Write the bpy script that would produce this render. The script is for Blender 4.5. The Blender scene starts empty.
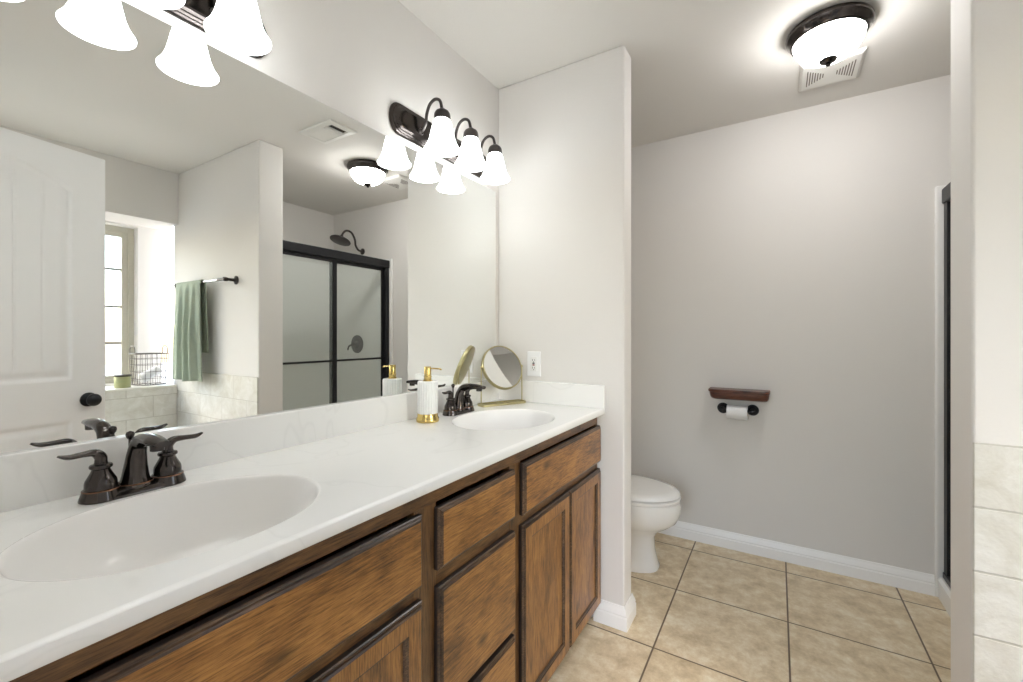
import bpy, math, random
from mathutils import Vector, Matrix
random.seed(7)
PI = math.pi
SC = bpy.context.scene
COL = SC.collection

# ------------------------------------------------------------------ camera, world, sun, exposure
F_PX, YAW, CAM, HORIZON = 433.48, 0.5502, (1.1741, 0.0, 1.2217), 336.18
cam = bpy.data.cameras.new('camera'); camo = bpy.data.objects.new('camera', cam); COL.objects.link(camo)
camo.location = CAM; camo.rotation_euler = (PI/2, 0, YAW)
cam.sensor_width = 36.0; cam.lens = F_PX/1023*36.0
cam.shift_y = -(341.0-HORIZON)/1023
cam.clip_start = 0.02
SC.camera = camo

world = bpy.data.worlds.new('sky'); SC.world = world; world.use_nodes = True
wn = world.node_tree.nodes; wl = world.node_tree.links; wn.clear()
wo = wn.new('ShaderNodeOutputWorld'); bg = wn.new('ShaderNodeBackground'); sky = wn.new('ShaderNodeTexSky')
sky.sky_type = 'NISHITA'; sky.sun_disc = False; sky.sun_elevation = math.radians(42); sky.sun_rotation = math.radians(120)
sky.air_density = 1.0; sky.dust_density = 2.5; sky.ozone_density = 1.0
bg.inputs['Strength'].default_value = 1.05
hsv = wn.new('ShaderNodeHueSaturation'); hsv.inputs['Saturation'].default_value = .95
wl.new(sky.outputs[0], hsv.inputs['Color']); wl.new(hsv.outputs[0], bg.inputs[0]); wl.new(bg.outputs[0], wo.inputs[0])

sun = bpy.data.lights.new('sun', 'SUN'); sun.energy = 0.45; sun.angle = math.radians(1.0); sun.color = (1.0, .97, .92)
suno = bpy.data.objects.new('sun', sun); COL.objects.link(suno)
suno.location = (6, -3, 6)
suno.rotation_euler = Vector((-.50, .55, -.85)).to_track_quat('-Z', 'Y').to_euler()

# daylight portal filling the real window opening (samples the sky, gives no light of its own)
pt = bpy.data.lights.new('window_portal', 'AREA'); pt.shape = 'RECTANGLE'; pt.size = 1.22; pt.size_y = 1.18
pt.cycles.is_portal = True
pto = bpy.data.objects.new('window_portal', pt); COL.objects.link(pto)
pto.location = (3.16, .712, 1.46); pto.rotation_euler = (0, PI/2, 0)
pto.rotation_euler = Vector((-1, 0, 0)).to_track_quat('-Z', 'Z').to_euler()
pt.size, pt.size_y = 1.22, 1.18

p2 = bpy.data.lights.new('hall_fill_portal', 'AREA'); p2.shape = 'RECTANGLE'; p2.size, p2.size_y = 1.8, 1.65  # portal over the opening added behind the doorway for fill daylight
p2.cycles.is_portal = True
p2o = bpy.data.objects.new('hall_fill_portal', p2); COL.objects.link(p2o)
p2o.location = (.95, -2.21, 1.32); p2o.rotation_euler = Vector((0, 1, 0)).to_track_quat('-Z', 'Z').to_euler()

BULB, BOWL = 9.0, 31.0
vs = SC.view_settings
vs.view_transform = 'Standard'; vs.look = 'None'; vs.gamma = 1.0; vs.use_curve_mapping = False
vs.exposure = 0.56
SC.cycles.use_denoising = True
SC.cycles.max_bounces = 12; SC.cycles.diffuse_bounces = 6; SC.cycles.glossy_bounces = 6
SC.cycles.sample_clamp_indirect = 6.0
SC.cycles.caustics_reflective = True; SC.cycles.caustics_refractive = False

# ------------------------------------------------------------------ materials
def srgb(r, g, b):
    f = lambda c: (c/255/12.92) if c/255 <= .04045 else ((c/255+.055)/1.055)**2.4
    return (f(r), f(g), f(b), 1)

def new_mat(name):
    m = bpy.data.materials.new(name); m.use_nodes = True
    return m, m.node_tree.nodes, m.node_tree.links, m.node_tree.nodes['Principled BSDF']

def add_bump(n, l, p, scale, strength, dist=.002, detail=4, coord='Object'):
    tc = n.new('ShaderNodeTexCoord'); no = n.new('ShaderNodeTexNoise'); b = n.new('ShaderNodeBump')
    no.inputs['Scale'].default_value = scale; no.inputs['Detail'].default_value = detail
    b.inputs['Strength'].default_value = strength; b.inputs['Distance'].default_value = dist
    l.new(tc.outputs[coord], no.inputs['Vector']); l.new(no.outputs[0], b.inputs['Height']); l.new(b.outputs[0], p.inputs['Normal'])

def mat(name, col, rough=.5, metal=0.0, bump=None, spec=.5, coat=0.0, var=None):
    m, n, l, p = new_mat(name)
    p.inputs['Base Color'].default_value = col; p.inputs['Roughness'].default_value = rough
    p.inputs['Metallic'].default_value = metal; p.inputs['Specular IOR Level'].default_value = spec
    p.inputs['Coat Weight'].default_value = coat; p.inputs['Coat Roughness'].default_value = .15
    if var:   # small mottling of the colour: (scale, amount)
        tc = n.new('ShaderNodeTexCoord'); no = n.new('ShaderNodeTexNoise'); no.inputs['Scale'].default_value = var[0]; no.inputs['Detail'].default_value = 5
        hs = n.new('ShaderNodeMix'); hs.data_type = 'RGBA'
        hs.inputs[6].default_value = tuple(c*(1-var[1]) for c in col[:3])+(1,); hs.inputs[7].default_value = tuple(min(1, c*(1+var[1])) for c in col[:3])+(1,)
        l.new(tc.outputs['Object'], no.inputs['Vector']); l.new(no.outputs[0], hs.inputs[0]); l.new(hs.outputs[2], p.inputs['Base Color'])
    if bump: add_bump(n, l, p, *bump)
    return m

def emit_mat(name, col, strength, rough=.3, base=(.9, .9, .9, 1)):
    m, n, l, p = new_mat(name)
    p.inputs['Base Color'].default_value = base; p.inputs['Roughness'].default_value = rough
    p.inputs['Emission Color'].default_value = col; p.inputs['Emission Strength'].default_value = strength
    return m

def wood_mat(name, axis, light, mid, dark, rough=.38, scale=1.0):
    m, n, l, p = new_mat(name)
    tc = n.new('ShaderNodeTexCoord'); mp = n.new('ShaderNodeMapping'); oi = n.new('ShaderNodeObjectInfo')
    add = n.new('ShaderNodeVectorMath'); add.operation = 'ADD'
    mul = n.new('ShaderNodeMath'); mul.operation = 'MULTIPLY'; mul.inputs[1].default_value = 37.0
    l.new(oi.outputs['Random'], mul.inputs[0]); l.new(tc.outputs['Object'], add.inputs[0]); l.new(mul.outputs[0], add.inputs[1])
    l.new(add.outputs[0], mp.inputs['Vector'])
    s = [230, 230, 230]; s['xyz'.index(axis)] = 16
    mp.inputs['Scale'].default_value = [v*scale for v in s]
    g = n.new('ShaderNodeTexNoise'); g.inputs['Scale'].default_value = 1; g.inputs['Detail'].default_value = 8; g.inputs['Roughness'].default_value = .72
    g.inputs['Distortion'].default_value = .15
    l.new(mp.outputs[0], g.inputs['Vector'])
    # broad stain blotches, stretched a little along the grain
    mp2 = n.new('ShaderNodeMapping'); s2 = [13, 13, 13]; s2['xyz'.index(axis)] = 6; mp2.inputs['Scale'].default_value = s2
    l.new(add.outputs[0], mp2.inputs['Vector'])
    bl = n.new('ShaderNodeTexNoise'); bl.inputs['Scale'].default_value = 1; bl.inputs['Detail'].default_value = 7; bl.inputs['Roughness'].default_value = .62; bl.inputs['Distortion'].default_value = .5
    l.new(mp2.outputs[0], bl.inputs['Vector'])
    mx = n.new('ShaderNodeMath'); mx.operation = 'MULTIPLY_ADD'; mx.inputs[1].default_value = .55
    l.new(g.outputs[0], mx.inputs[0])
    m2 = n.new('ShaderNodeMath'); m2.operation = 'MULTIPLY'; m2.inputs[1].default_value = .45
    l.new(bl.outputs[0], m2.inputs[0]); l.new(m2.outputs[0], mx.inputs[2])
    rp = n.new('ShaderNodeValToRGB'); e = rp.color_ramp.elements
    e[0].position = .38; e[0].color = dark; e[1].position = .62; e[1].color = light
    k = e.new(.48); k.color = mid
    l.new(mx.outputs[0], rp.inputs[0])
    # fine dark pores along the grain
    mp3 = n.new('ShaderNodeMapping'); s3 = [520, 520, 520]; s3['xyz'.index(axis)] = 22; mp3.inputs['Scale'].default_value = s3
    l.new(add.outputs[0], mp3.inputs['Vector'])
    po = n.new('ShaderNodeTexNoise'); po.inputs['Scale'].default_value = 1; po.inputs['Detail'].default_value = 3; l.new(mp3.outputs[0], po.inputs['Vector'])
    pr_ = n.new('ShaderNodeMapRange'); pr_.inputs[1].default_value = .36; pr_.inputs[2].default_value = .50; pr_.inputs[3].default_value = .55; pr_.inputs[4].default_value = 1.0
    l.new(po.outputs[0], pr_.inputs[0])
    # knots and dents where the stain pooled
    mp4 = n.new('ShaderNodeMapping'); s4 = [11, 11, 11]; s4['xyz'.index(axis)] = 6; mp4.inputs['Scale'].default_value = s4
    l.new(add.outputs[0], mp4.inputs['Vector'])
    vo = n.new('ShaderNodeTexVoronoi'); vo.inputs['Scale'].default_value = 1.0; l.new(mp4.outputs[0], vo.inputs['Vector'])
    vr = n.new('ShaderNodeMapRange'); vr.inputs[1].default_value = .05; vr.inputs[2].default_value = .20; vr.inputs[3].default_value = .35; vr.inputs[4].default_value = 1.0
    l.new(vo.outputs['Distance'], vr.inputs[0])
    mm_ = n.new('ShaderNodeMath'); mm_.operation = 'MULTIPLY'; l.new(pr_.outputs[0], mm_.inputs[0]); l.new(vr.outputs[0], mm_.inputs[1])
    sc_ = n.new('ShaderNodeVectorMath'); sc_.operation = 'SCALE'; l.new(rp.outputs[0], sc_.inputs[0]); l.new(mm_.outputs[0], sc_.inputs['Scale'])
    l.new(sc_.outputs[0], p.inputs['Base Color'])
    p.inputs['Roughness'].default_value = rough; p.inputs['Coat Weight'].default_value = .25; p.inputs['Coat Roughness'].default_value = .25
    b = n.new('ShaderNodeBump'); b.inputs['Strength'].default_value = .12; b.inputs['Distance'].default_value = .001
    l.new(g.outputs[0], b.inputs['Height']); l.new(b.outputs[0], p.inputs['Normal'])
    return m

def grid_dist(n, l, sock, origin, size):
    """distance (m) of a coordinate from the nearest line of a regular grid"""
    a = n.new('ShaderNodeMath'); a.operation = 'SUBTRACT'; a.inputs[1].default_value = origin-size/2; l.new(sock, a.inputs[0])
    b = n.new('ShaderNodeMath'); b.operation = 'FLOORED_MODULO'; b.inputs[1].default_value = size; l.new(a.outputs[0], b.inputs[0])
    c = n.new('ShaderNodeMath'); c.operation = 'SUBTRACT'; c.inputs[1].default_value = size/2; l.new(b.outputs[0], c.inputs[0])
    d = n.new('ShaderNodeMath'); d.operation = 'ABSOLUTE'; l.new(c.outputs[0], d.inputs[0])
    f = n.new('ShaderNodeMath'); f.operation = 'DIVIDE'; f.inputs[1].default_value = size; l.new(a.outputs[0], f.inputs[0])
    h = n.new('ShaderNodeMath'); h.operation = 'FLOOR'; l.new(f.outputs[0], h.inputs[0])
    a2 = n.new('ShaderNodeMath'); a2.operation = 'SUBTRACT'; a2.inputs[1].default_value = origin; l.new(sock, a2.inputs[0])
    f2 = n.new('ShaderNodeMath'); f2.operation = 'DIVIDE'; f2.inputs[1].default_value = size; l.new(a2.outputs[0], f2.inputs[0])
    h2 = n.new('ShaderNodeMath'); h2.operation = 'FLOOR'; l.new(f2.outputs[0], h2.inputs[0])
    return d.outputs[0], h2.outputs[0]

def floor_tile_mat():
    m, n, l, p = new_mat('beige_floor_tile')
    tc = n.new('ShaderNodeTexCoord'); sp = n.new('ShaderNodeSeparateXYZ'); l.new(tc.outputs['Object'], sp.inputs[0])
    dx, ix = grid_dist(n, l, sp.outputs[0], .7588, .4540)
    dy, iy = grid_dist(n, l, sp.outputs[1], 1.7398, .4570)
    mn = n.new('ShaderNodeMath'); mn.operation = 'MINIMUM'; l.new(dx, mn.inputs[0]); l.new(dy, mn.inputs[1])
    gr = n.new('ShaderNodeMapRange'); gr.inputs[1].default_value = .0028; gr.inputs[2].default_value = .0038; l.new(mn.outputs[0], gr.inputs[0])
    # per tile shift of the mottling
    cb = n.new('ShaderNodeCombineXYZ'); l.new(ix, cb.inputs[0]); l.new(iy, cb.inputs[1])
    wnz = n.new('ShaderNodeTexWhiteNoise'); l.new(cb.outputs[0], wnz.inputs['Vector'])
    sc = n.new('ShaderNodeVectorMath'); sc.operation = 'SCALE'; sc.inputs['Scale'].default_value = 9; l.new(wnz.outputs['Color'], sc.inputs[0])
    av = n.new('ShaderNodeVectorMath'); av.operation = 'ADD'; l.new(tc.outputs['Object'], av.inputs[0]); l.new(sc.outputs[0], av.inputs[1])
    n1 = n.new('ShaderNodeTexNoise'); n1.inputs['Scale'].default_value = 13; n1.inputs['Detail'].default_value = 12; n1.inputs['Roughness'].default_value = .74; n1.inputs['Distortion'].default_value = .12
    l.new(av.outputs[0], n1.inputs['Vector'])
    rp = n.new('ShaderNodeValToRGB'); e = rp.color_ramp.elements
    e[0].position = .30; e[0].color = srgb(188, 166, 132); e[1].position = .70; e[1].color = srgb(244, 235, 214)
    k = e.new(.5); k.color = srgb(220, 201, 168)
    l.new(n1.outputs[0], rp.inputs[0])
    mx = n.new('ShaderNodeMix'); mx.data_type = 'RGBA'; mx.inputs[6].default_value = srgb(112, 94, 74)
    l.new(gr.outputs[0], mx.inputs[0]); l.new(rp.outputs[0], mx.inputs[7]); l.new(mx.outputs[2], p.inputs['Base Color'])
    p.inputs['Roughness'].default_value = .42
    ad = n.new('ShaderNodeMath'); ad.operation = 'MULTIPLY_ADD'; ad.inputs[1].default_value = .12; l.new(n1.outputs[0], ad.inputs[0]); l.new(gr.outputs[0], ad.inputs[2])
    b = n.new('ShaderNodeBump'); b.inputs['Strength'].default_value = .5; b.inputs['Distance'].default_value = .002; l.new(ad.outputs[0], b.inputs['Height']); l.new(b.outputs[0], p.inputs['Normal'])
    return m

def wall_tile_mat(name, horiz, h0, z0):
    m, n, l, p = new_mat(name)
    tc = n.new('ShaderNodeTexCoord'); sp = n.new('ShaderNodeSeparateXYZ'); l.new(tc.outputs['Object'], sp.inputs[0])
    dz, iz = grid_dist(n, l, sp.outputs[2], z0, .1525)
    # running bond: every other course is shifted by half a tile
    md = n.new('ShaderNodeMath'); md.operation = 'FLOORED_MODULO'; md.inputs[1].default_value = 2; l.new(iz, md.inputs[0])
    sh = n.new('ShaderNodeMath'); sh.operation = 'MULTIPLY_ADD'; sh.inputs[1].default_value = .1525; l.new(md.outputs[0], sh.inputs[0]); l.new(sp.outputs[horiz], sh.inputs[2])
    dh, ih = grid_dist(n, l, sh.outputs[0], h0, .305)
    mn = n.new('ShaderNodeMath'); mn.operation = 'MINIMUM'; l.new(dz, mn.inputs[0]); l.new(dh, mn.inputs[1])
    no0 = n.new('ShaderNodeTexNoise'); no0.inputs['Scale'].default_value = 60; l.new(tc.outputs['Object'], no0.inputs['Vector'])
    wob = n.new('ShaderNodeMath'); wob.operation = 'MULTIPLY_ADD'; wob.inputs[1].default_value = -.003; l.new(no0.outputs[0], wob.inputs[0]); l.new(mn.outputs[0], wob.inputs[2])
    gr = n.new('ShaderNodeMapRange'); gr.inputs[1].default_value = 0.0; gr.inputs[2].default_value = .0018; l.new(wob.outputs[0], gr.inputs[0])
    cb = n.new('ShaderNodeCombineXYZ'); l.new(ih, cb.inputs[0]); l.new(iz, cb.inputs[1])
    wnz = n.new('ShaderNodeTexWhiteNoise'); l.new(cb.outputs[0], wnz.inputs['Vector'])
    sc = n.new('ShaderNodeVectorMath'); sc.operation = 'SCALE'; sc.inputs['Scale'].default_value = 7; l.new(wnz.outputs['Color'], sc.inputs[0])
    av = n.new('ShaderNodeVectorMath'); av.operation = 'ADD'; l.new(tc.outputs['Object'], av.inputs[0]); l.new(sc.outputs[0], av.inputs[1])
    n1 = n.new('ShaderNodeTexNoise'); n1.inputs['Scale'].default_value = 11; n1.inputs['Detail'].default_value = 9; n1.inputs['Roughness'].default_value = .68; n1.inputs['Distortion'].default_value = .6
    l.new(av.outputs[0], n1.inputs['Vector'])
    rp = n.new('ShaderNodeValToRGB'); e = rp.color_ramp.elements
    e[0].position = .3; e[0].color = srgb(200, 196, 184); e[1].position = .7; e[1].color = srgb(228, 227, 222)
    l.new(n1.outputs[0], rp.inputs[0])
    mx = n.new('ShaderNodeMix'); mx.data_type = 'RGBA'; mx.inputs[6].default_value = srgb(190, 186, 176)
    l.new(gr.outputs[0], mx.inputs[0]); l.new(rp.outputs[0], mx.inputs[7]); l.new(mx.outputs[2], p.inputs['Base Color'])
    p.inputs['Roughness'].default_value = .5
    n2 = n.new('ShaderNodeTexNoise'); n2.inputs['Scale'].default_value = 90; n2.inputs['Detail'].default_value = 3; l.new(tc.outputs['Object'], n2.inputs['Vector'])
    ad = n.new('ShaderNodeMath'); ad.operation = 'MULTIPLY_ADD'; ad.inputs[1].default_value = .8; l.new(n2.outputs[0], ad.inputs[0]); l.new(gr.outputs[0], ad.inputs[2])
    b = n.new('ShaderNodeBump'); b.inputs['Strength'].default_value = .6; b.inputs['Distance'].default_value = .002; l.new(ad.outputs[0], b.inputs['Height']); l.new(b.outputs[0], p.inputs['Normal'])
    return m

def marble_mat():
    m, n, l, p = new_mat('cultured_marble')
    tc = n.new('ShaderNodeTexCoord'); no = n.new('ShaderNodeTexNoise'); no.inputs['Scale'].default_value = 2.3; no.inputs['Detail'].default_value = 3; no.inputs['Distortion'].default_value = 1.2
    l.new(tc.outputs['Object'], no.inputs['Vector'])
    s = n.new('ShaderNodeMath'); s.operation = 'SUBTRACT'; s.inputs[1].default_value = .52; l.new(no.outputs[0], s.inputs[0])
    a = n.new('ShaderNodeMath'); a.operation = 'ABSOLUTE'; l.new(s.outputs[0], a.inputs[0])
    rp = n.new('ShaderNodeValToRGB'); e = rp.color_ramp.elements
    e[0].position = 0; e[0].color = srgb(234, 233, 230); e[1].position = .010; e[1].color = srgb(239, 238, 235)
    l.new(a.outputs[0], rp.inputs[0]); l.new(rp.outputs[0], p.inputs['Base Color'])
    p.inputs['Roughness'].default_value = .22; p.inputs['Specular IOR Level'].default_value = .45
    return m

def glass_mat(name, tint, rough=.02, refl=.12, diffuse=0.0):
    m = bpy.data.materials.new(name); m.use_nodes = True; n = m.node_tree.nodes; l = m.node_tree.links; n.clear()
    o = n.new('ShaderNodeOutputMaterial'); t = n.new('ShaderNodeBsdfTransparent'); g = n.new('ShaderNodeBsdfGlossy'); mx = n.new('ShaderNodeMixShader')
    t.inputs[0].default_value = tint; g.inputs['Roughness'].default_value = rough
    lw = n.new('ShaderNodeLayerWeight'); lw.inputs[0].default_value = refl
    l.new(lw.outputs['Fresnel'], mx.inputs[0]); l.new(t.outputs[0], mx.inputs[1]); l.new(g.outputs[0], mx.inputs[2])
    out = mx.outputs[0]
    if diffuse:
        d = n.new('ShaderNodeBsdfDiffuse'); d.inputs[0].default_value = (.8, .84, .82, 1); m2 = n.new('ShaderNodeMixShader'); m2.inputs[0].default_value = diffuse
        l.new(out, m2.inputs[1]); l.new(d.outputs[0], m2.inputs[2]); out = m2.outputs[0]
    l.new(out, o.inputs[0])
    return m

def shade_mat():
    """frosted alabaster lamp glass: lets the bulb's light through, glowing softly itself while lit"""
    m = bpy.data.materials.new('frosted_lamp_glass'); m.use_nodes = True; n = m.node_tree.nodes; l = m.node_tree.links; n.clear()
    o = n.new('ShaderNodeOutputMaterial')
    tr = n.new('ShaderNodeBsdfTranslucent'); tr.inputs[0].default_value = (.8, .8, .79, 1)
    df = n.new('ShaderNodeBsdfPrincipled'); df.inputs['Base Color'].default_value = (.85, .85, .84, 1); df.inputs['Roughness'].default_value = .3
    df.inputs['Emission Color'].default_value = (.95, .985, 1, 1); df.inputs['Emission Strength'].default_value = 5.7
    tc = n.new('ShaderNodeTexCoord'); no = n.new('ShaderNodeTexNoise'); no.inputs['Scale'].default_value = 22; no.inputs['Detail'].default_value = 5; no.inputs['Distortion'].default_value = 1.5
    l.new(tc.outputs['Object'], no.inputs['Vector'])
    mr = n.new('ShaderNodeMapRange'); mr.inputs[3].default_value = .45; mr.inputs[4].default_value = .60; l.new(no.outputs[0], mr.inputs[0])
    mx = n.new('ShaderNodeMixShader'); l.new(mr.outputs[0], mx.inputs[0]); l.new(df.outputs[0], mx.inputs[1]); l.new(tr.outputs[0], mx.inputs[2])
    l.new(mx.outputs[0], o.inputs[0])
    return m

M = {}
M['wall'] = mat('greige_wall_paint', srgb(224, 221, 217), .75, bump=(140, .10, .003))
M['ceiling'] = mat('ceiling_paint', srgb(222, 219, 214), .85, bump=(90, .12, .003))
M['trim'] = mat('white_trim_paint', srgb(248, 247, 245), .35)
M['door'] = mat('white_door_paint', srgb(242, 242, 242), .45)
M['floor'] = floor_tile_mat()
M['tileX'] = wall_tile_mat('travertine_tile_end_wall', 0, 1.70, .662)
M['tileY'] = wall_tile_mat('travertine_tile_ledge', 1, 1.313, .64)
M['basin'] = mat('plain_cultured_marble', srgb(238, 236, 233), .22, spec=.45)
M['ledge'] = mat('ledge_cap_stone', srgb(228, 226, 216), .4, var=(18, .05))
M['marble'] = marble_mat()
LIGHT, MID, DARK = srgb(150, 102, 54), srgb(112, 72, 38), srgb(62, 40, 24)
M['woodH'] = wood_mat('stained_wood_horizontal', 'y', srgb(182, 130, 68), srgb(142, 96, 47), srgb(86, 58, 32))
M['woodV'] = wood_mat('stained_wood_vertical', 'z', srgb(174, 125, 67), srgb(136, 92, 47), srgb(82, 56, 32))
M['woodF'] = wood_mat('stained_wood_frame', 'y', srgb(132, 94, 54), srgb(100, 69, 39), srgb(54, 38, 24))
M['woodFV'] = wood_mat('stained_wood_frame_vertical', 'z', srgb(132, 94, 54), srgb(100, 69, 39), srgb(54, 38, 24))
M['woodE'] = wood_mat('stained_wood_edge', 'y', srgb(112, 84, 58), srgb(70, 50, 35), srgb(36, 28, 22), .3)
M['woodD'] = mat('near_black_wood', srgb(40, 31, 26), .5)  # near-black tone for drawer and door sides and the toe kick
M['shelfwood'] = wood_mat('cherry_shelf_wood', 'x', srgb(120, 70, 48), srgb(94, 50, 34), srgb(60, 32, 24), .35)
M['bronze'] = mat('oil_rubbed_bronze', srgb(80, 75, 73), .16, 1.0, var=(60, .12))
M['bronze_dark'] = mat('dark_bronze', srgb(78, 73, 71), .36, .7)
M['copper'] = mat('worn_copper_edge', srgb(128, 94, 74), .3, .9)
M['black'] = mat('matte_black_metal', srgb(34, 34, 37), .4, .4)
M['gold'] = mat('polished_gold', srgb(210, 184, 116), .2, 1.0)
M['brass'] = mat('brushed_brass', srgb(184, 174, 134), .3, .9)
M['chrome'] = mat('chrome', srgb(205, 205, 208), .12, 1.0)
M['ceramic'] = mat('white_ceramic', srgb(238, 238, 236), .22)
M['porcelain'] = mat('toilet_porcelain', srgb(247, 245, 240), .12, coat=.4)
M['plastic'] = mat('white_plastic', srgb(238, 238, 238), .35)
M['ventwhite'] = mat('vent_white_metal', srgb(228, 226, 221), .5)
M['ventdark'] = mat('vent_dark_interior', srgb(60, 56, 52), .8)
M['ventgrey'] = mat('vent_grey_slot', srgb(120, 113, 106), .8)
M['redbutton'] = mat('red_plastic', srgb(150, 50, 40), .4)
M['blackbutton'] = mat('black_plastic', srgb(32, 30, 30), .4)
M['mirror'] = mat('silvered_mirror', (.93, .945, .93, 1), .0, 1.0)
M['mirror_edge'] = mat('mirror_edge_glass', srgb(150, 158, 152), .15, .3)
M['glass'] = glass_mat('window_glass', (.85, .87, .865, 1))
M['shower_glass'] = glass_mat('shower_glass', (.975, .99, .98, 1), .03, .05, .10)
M['fibreglass'] = mat('white_fibreglass', srgb(243, 243, 240), .25)
M['towel'] = mat('sage_terry_cloth', srgb(160, 171, 154), .95, bump=(420, .6, .004), var=(30, .10))
M['cloth'] = mat('white_cotton', srgb(236, 236, 238), .9, bump=(300, .4, .003))
M['wire'] = mat('grey_wire', srgb(96, 92, 86), .4, .7)
M['tin'] = mat('olive_tin', srgb(158, 160, 118), .35, .3)
M['tinlid'] = mat('dark_tin_rim', srgb(70, 66, 52), .4, .5)
M['paper'] = mat('tissue_paper', srgb(240, 240, 240), .95)
M['card'] = mat('cardboard', srgb(150, 120, 90), .9)
M['bulb'] = emit_mat('lit_bulb', (.95, .985, 1, 1), BULB)
M['bowl'] = emit_mat('lit_glass_bowl', (1, .985, .972, 1), BOWL)
M['shade'] = shade_mat()
M['ground'] = mat('pale_gravel', srgb(176, 172, 160), .95, var=(3, .1))
M['winframe'] = mat('backlit_window_frame', srgb(196, 192, 178), .5)  # base tone darkened to carry the frame's backlit shade
M['muntin'] = mat('grey_muntin', srgb(150, 150, 146), .5)
M['tub'] = mat('tub_acrylic', srgb(240, 240, 238), .15)
M['carpet'] = mat('hall_carpet', srgb(176, 166, 150), .95, bump=(300, .5, .004))
M['caulk'] = mat('dark_gap', srgb(70, 66, 62), .8)

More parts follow.
